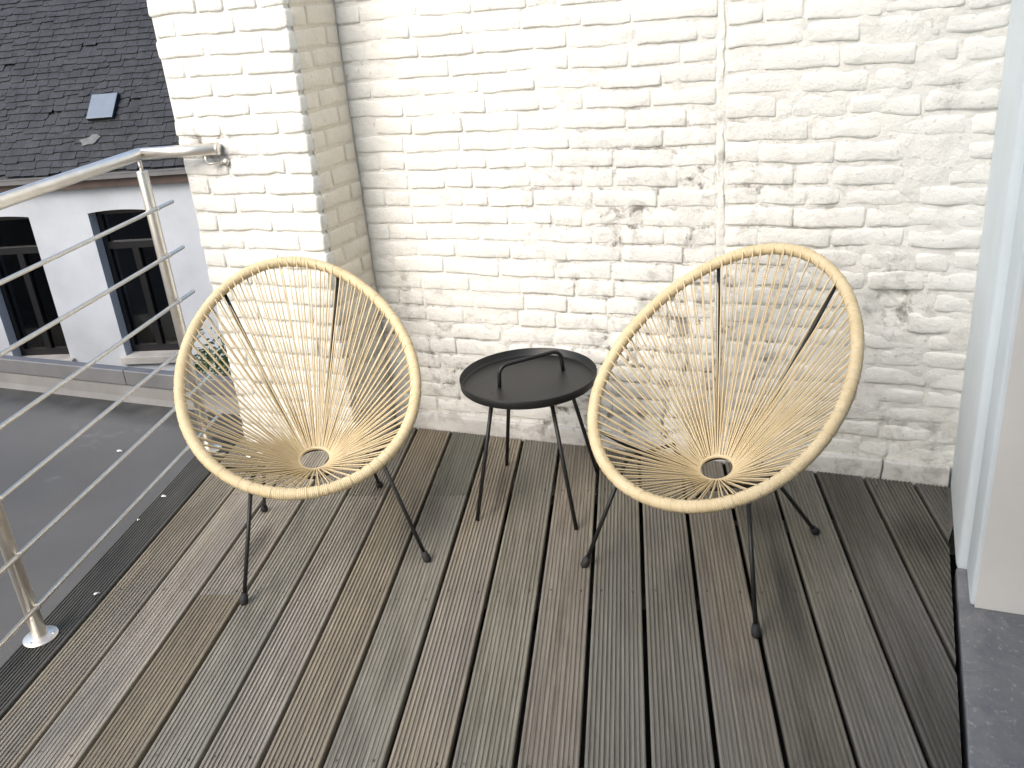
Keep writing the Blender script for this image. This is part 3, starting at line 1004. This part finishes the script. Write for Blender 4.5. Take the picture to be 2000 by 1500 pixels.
# side of the house, hung with slates
b = MB(); b.box((SR - 0.25, 0.2805, -5.0), (SR - 0.002, 5.0, 0.30), fr)
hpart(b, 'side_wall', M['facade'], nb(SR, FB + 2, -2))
for i in range(9):
    z0 = 0.22 - i * 0.245
    b = MB()
    vs = [fr(SR + 0.004, 0.02, z0), fr(SR + 0.004, 0.55, z0), fr(SR + 0.012, 0.55, z0 - 0.26), fr(SR + 0.075, 0.10, z0 - 0.275), fr(SR + 0.03, 0.02, z0 - 0.20)]
    vs += [v - NA * 0.012 for v in vs]
    b.add(vs, [(0, 1, 2, 3, 4), (9, 8, 7, 6, 5)] + [(j, 5 + j, 5 + (j + 1) % 5, (j + 1) % 5) for j in range(5)])
    hpart(b, 'hung_slate', M['zinc'], nb(SR, FB + 0.2, z0))
# fascia and gutter
b = MB(); b.box((-11, -0.085, 0.215), (SR + 0.03, -0.001, 0.318), fr)
hpart(b, 'fascia', M['fascia'], nb(-6, FB, 0.26))
b = MB(); b.box((-11, -0.135, 0.300), (SR + 0.045, -0.0855, 0.352), fr)
b.box((-11, -0.142, 0.346), (SR + 0.05, -0.130, 0.360), fr)
hpart(b, 'gutter', M['zinc'], nb(-6, FB, 0.33))
# roof deck and slates
SL = rad(45)
EB, EZ = -0.05, 0.36
def rf_(s, u, hgt):
    """roof coordinates: s along the eave, u up the slope, hgt off the plane"""
    return nb(s, FB + EB + u * math.cos(SL) - hgt * math.sin(SL), EZ + u * math.sin(SL) + hgt * math.cos(SL))
b = MB(); b.box((-11, -0.02, -0.06), (SR + 0.02, 4.6, -0.012), rf_)
roof = hpart(b, 'roof', M['slate'], nb(-6, FB, 1.5))
ORG = roof.matrix_world.translation.copy()
ro = nb(-6, FB, 1.5)
expo, wid = 0.086, 0.150
rr_ = random.Random(5)
cand = []
nrow = int(4.5 / expo)
for r in range(nrow):
    u0 = r * expo
    off = (0.5 if r % 2 else 0.0) * wid + rr_.uniform(-0.01, 0.01)
    s = -11 + off
    while s < SR - 0.02:
        w_ = wid + rr_.uniform(-0.035, 0.03)
        cand.append((s, min(s + w_, SR + 0.02), u0)); s += w_
def in_view(s, u):
    P = rf_(s, u, 0) - Vector((0, 0, 1.6))
    zf = P.dot(FW); x = P.dot(RT) / zf * 1746.9 + 1000; y = 750 - P.dot(UP) / zf * 1746.9
    return -20 < x < 300 + y * 0.23 and -20 < y < 360, zf
vis = []; rest = []
for (a, c, u0) in cand:
    ok, zf = in_view((a + c) / 2, u0)
    (vis if ok else rest).append((zf, a, c, u0))
vis.sort(key=lambda q: q[0])
rest += vis[295:]; vis = vis[:295]
def slate_mesh(a, c, u0):
    lift = rr_.uniform(0.004, 0.009); th = rr_.uniform(0.005, 0.008); tw = rr_.uniform(-0.002, 0.002)
    g = 0.0022; u1 = u0 + expo * 1.75; d0 = u0 + rr_.uniform(-0.011, 0.011)
    chip = rr_.random()
    low = [(a + g, d0), (c - g, d0 + rr_.uniform(-0.003, 0.003))]
    if chip < 0.07: low = [(a + g, d0 + 0.028), (a + 0.030, d0), (c - g, d0)]
    elif chip < 0.13: low = [(a + g, d0), (c - 0.034, d0), (c - g, d0 + 0.03)]
    elif chip < 0.20: low = [(a + g, d0 + 0.02), (c - g, d0 + 0.035)]
    poly = low + [(c - g, u1), (a + g, u1)]
    top = []
    for (s, u) in poly:
        f = (u - u0) / (u1 - u0)
        top.append(rf_(s, u, (0.012 + lift) * (1 - f) + 0.001 * f + tw * (1 if s > (a + c) / 2 else -1) * (1 - f)))
    nrm_ = rf_(0, 0, 1) - rf_(0, 0, 0)
    k = len(top)
    vs = top + [v - nrm_ * th for v in top]
    fs = [tuple(range(k)), tuple(reversed(range(k, 2 * k)))] + [(i, k + i, k + (i + 1) % k, (i + 1) % k) for i in range(k)]
    return vs, fs
def missing(a, c, u0): return rr_.random() < 0.012
for q, (zf, a, c, u0) in enumerate(vis):
    if missing(a, c, u0): continue
    vs, fs = slate_mesh(a, c, u0)
    c0 = rf_((a + c) / 2, u0 + expo, 0)
    mt = M['slate']
    o = obj('slate', mesh('slate', [v - c0 for v in vs], fs, mt), None)
    o.parent = roof; o.location = c0 - ro
b = MB()
for (zf, a, c, u0) in rest:
    if a < -9.5 or u0 > 3.6: continue
    vs, fs = slate_mesh(a, c, u0); b.add(vs, fs)
o = b.obj('outer_slates', M['slate'], None, origin=ro); o.parent = roof; o.location = (0, 0, 0); tag(o, kind='stuff')
# pale repair smear on the slates
b = MB(); k = 14; vs = []
for hgt in (0.024, 0.012):
    rr2 = random.Random(3)
    for i in range(k):
        a = 2 * math.pi * i / k
        q = 1 + rr2.uniform(-0.35, 0.25)
        vs.append(rf_(-5.385 + 0.105 * q * math.cos(a) + 0.04 * math.sin(a), 0.385 + 0.062 * q * math.sin(a), hgt))
b.add(vs, [tuple(range(k)), tuple(reversed(range(k, 2 * k)))] + [(i, k + i, k + (i + 1) % k, (i + 1) % k) for i in range(k)])
pc = rf_(-5.385, 0.385, 0)
o = b.obj('mortar_smear', M['lichen'], None, origin=pc); o.parent = roof; o.location = pc - ro
# roof hatch
b = MB(); b.box((-5.455, 0.62, -0.01), (-5.165, 0.92, 0.052), rf_)
hc = rf_(-5.31, 0.77, 0)
o = b.obj('roof_hatch', M['frame_brown'], None, origin=hc); o.parent = roof; o.location = hc - ro
b = MB(); b.bbox((-5.452, 0.615, 0.053), (-5.168, 0.915, 0.064), 0.004, rf_)
gg = b.obj('hatch_pane', M['skyglass'], None, origin=hc); gg.parent = roof; gg.location = hc - ro

# ------------------------------------------------------------------ shrub behind the parapet
sc = Vector((-3.98, 4.35, -0.62))
sh = tag(empty('shrub', (sc.x, sc.y, -5.0)), 'small green leafy shrub top showing above the parapet beside the pillar', 'shrub')
b = MB()
b.tube([(sc.x, sc.y, -5.0), (sc.x + 0.05, sc.y, -2.8), (sc.x - 0.02, sc.y + 0.03, -1.2), (sc.x, sc.y, -0.6)], 0.04, 8, rfun=lambda i: (0.06, 0.045, 0.03, 0.012)[i])
for i in range(9):
    a = random.uniform(0, 6.28); q = Vector((math.cos(a), math.sin(a), 0)) * random.uniform(0.2, 0.5)
    b.tube([(sc.x, sc.y, -1.3 + 0.05 * i), Vector((sc.x, sc.y, -0.85)) + q * 0.6, Vector((sc.x, sc.y, -0.5)) + q], 0.01, 5)
child_world(b.obj('trunk', M['bark'], None, True, origin=(sc.x, sc.y, -3)), sh)
b = MB()
for i in range(2600):
    d = Vector((random.gauss(0, 1), random.gauss(0, 1), random.gauss(0, 1))).normalized() * (random.random() ** 0.4)
    clump = 0.75 + 0.4 * noise.noise(d * 2.3)
    p = sc + Vector((d.x * 0.55 * clump, d.y * 0.5 * clump, d.z * 0.46 * clump))
    a = Vector((random.gauss(0, 1), random.gauss(0, 1), random.gauss(0, 0.7))).normalized()
    w_ = a.cross(Vector((random.gauss(0, 1), random.gauss(0, 1), random.gauss(0, 1)))).normalized()
    L_ = random.uniform(0.03, 0.055)
    up_ = a.cross(w_) * L_ * 0.12
    b.add([p, p + a * L_ * 0.45 + w_ * L_ * 0.24 + up_, p + a * L_, p + a * L_ * 0.45 - w_ * L_ * 0.24 + up_], [(0, 1, 2, 3)])
child_world(tag(b.obj('crown', M['leaf'], None, False, origin=sc), kind='stuff'), sh)

# ------------------------------------------------------------------ fallen petals
def petal(x, y, z, sz, rot, label):
    n = 9; vs = [Vector((0, 0, 0.0035))]; fs = []
    for i in range(n):
        a = 2 * math.pi * i / n
        r_ = sz * (1 + 0.25 * math.sin(3 * a + rot) + random.uniform(-0.1, 0.1))
        vs.append(Vector((r_ * math.cos(a) * 1.3, r_ * math.sin(a) * 0.8, 0.0015 + 0.006 * abs(math.sin(a)) + random.uniform(0, 0.002))))
    k = len(vs); vs += [v - Vector((0, 0, 0.0012)) for v in vs]
    for i in range(n):
        j = (i + 1) % n
        fs += [(0, 1 + i, 1 + j), (k, k + 1 + j, k + 1 + i), (1 + i, k + 1 + i, k + 1 + j, 1 + j)]
    o = obj('petal', mesh('petal', vs, fs, M['petal'], True), None, (x, y, z), rot)
    tag(o, label, 'petal', 'white petals fallen about the deck')
petal(-2.44, 2.475, 0.001, 0.017, 0.4, 'large white petal on the dark edge board beside the rear railing post')
petal(-2.304, 2.497, 0.001, 0.014, 1.4, 'white petal of a close pair seen through the left chair, nearer one')
petal(-2.283, 2.53, 0.001, 0.015, 2.6, 'white petal of a close pair seen through the left chair, farther one')
petal(-2.43, 2.14, 0.001, 0.008, 0.2, 'small white petal on the dark edge board left of the left chair hoop')
petal(-2.20, 1.59, 0.001, 0.007, 0.9, 'tiny white petal on the dark edge board near the front railing post')
petal(-2.40, 1.98, 0.001, 0.004, 0.9, 'white crumb midway along the dark edge board')
petal(-3.45, 2.85, -0.299, 0.012, 0.1, 'white petal lying on the grey flat roof below the railing')
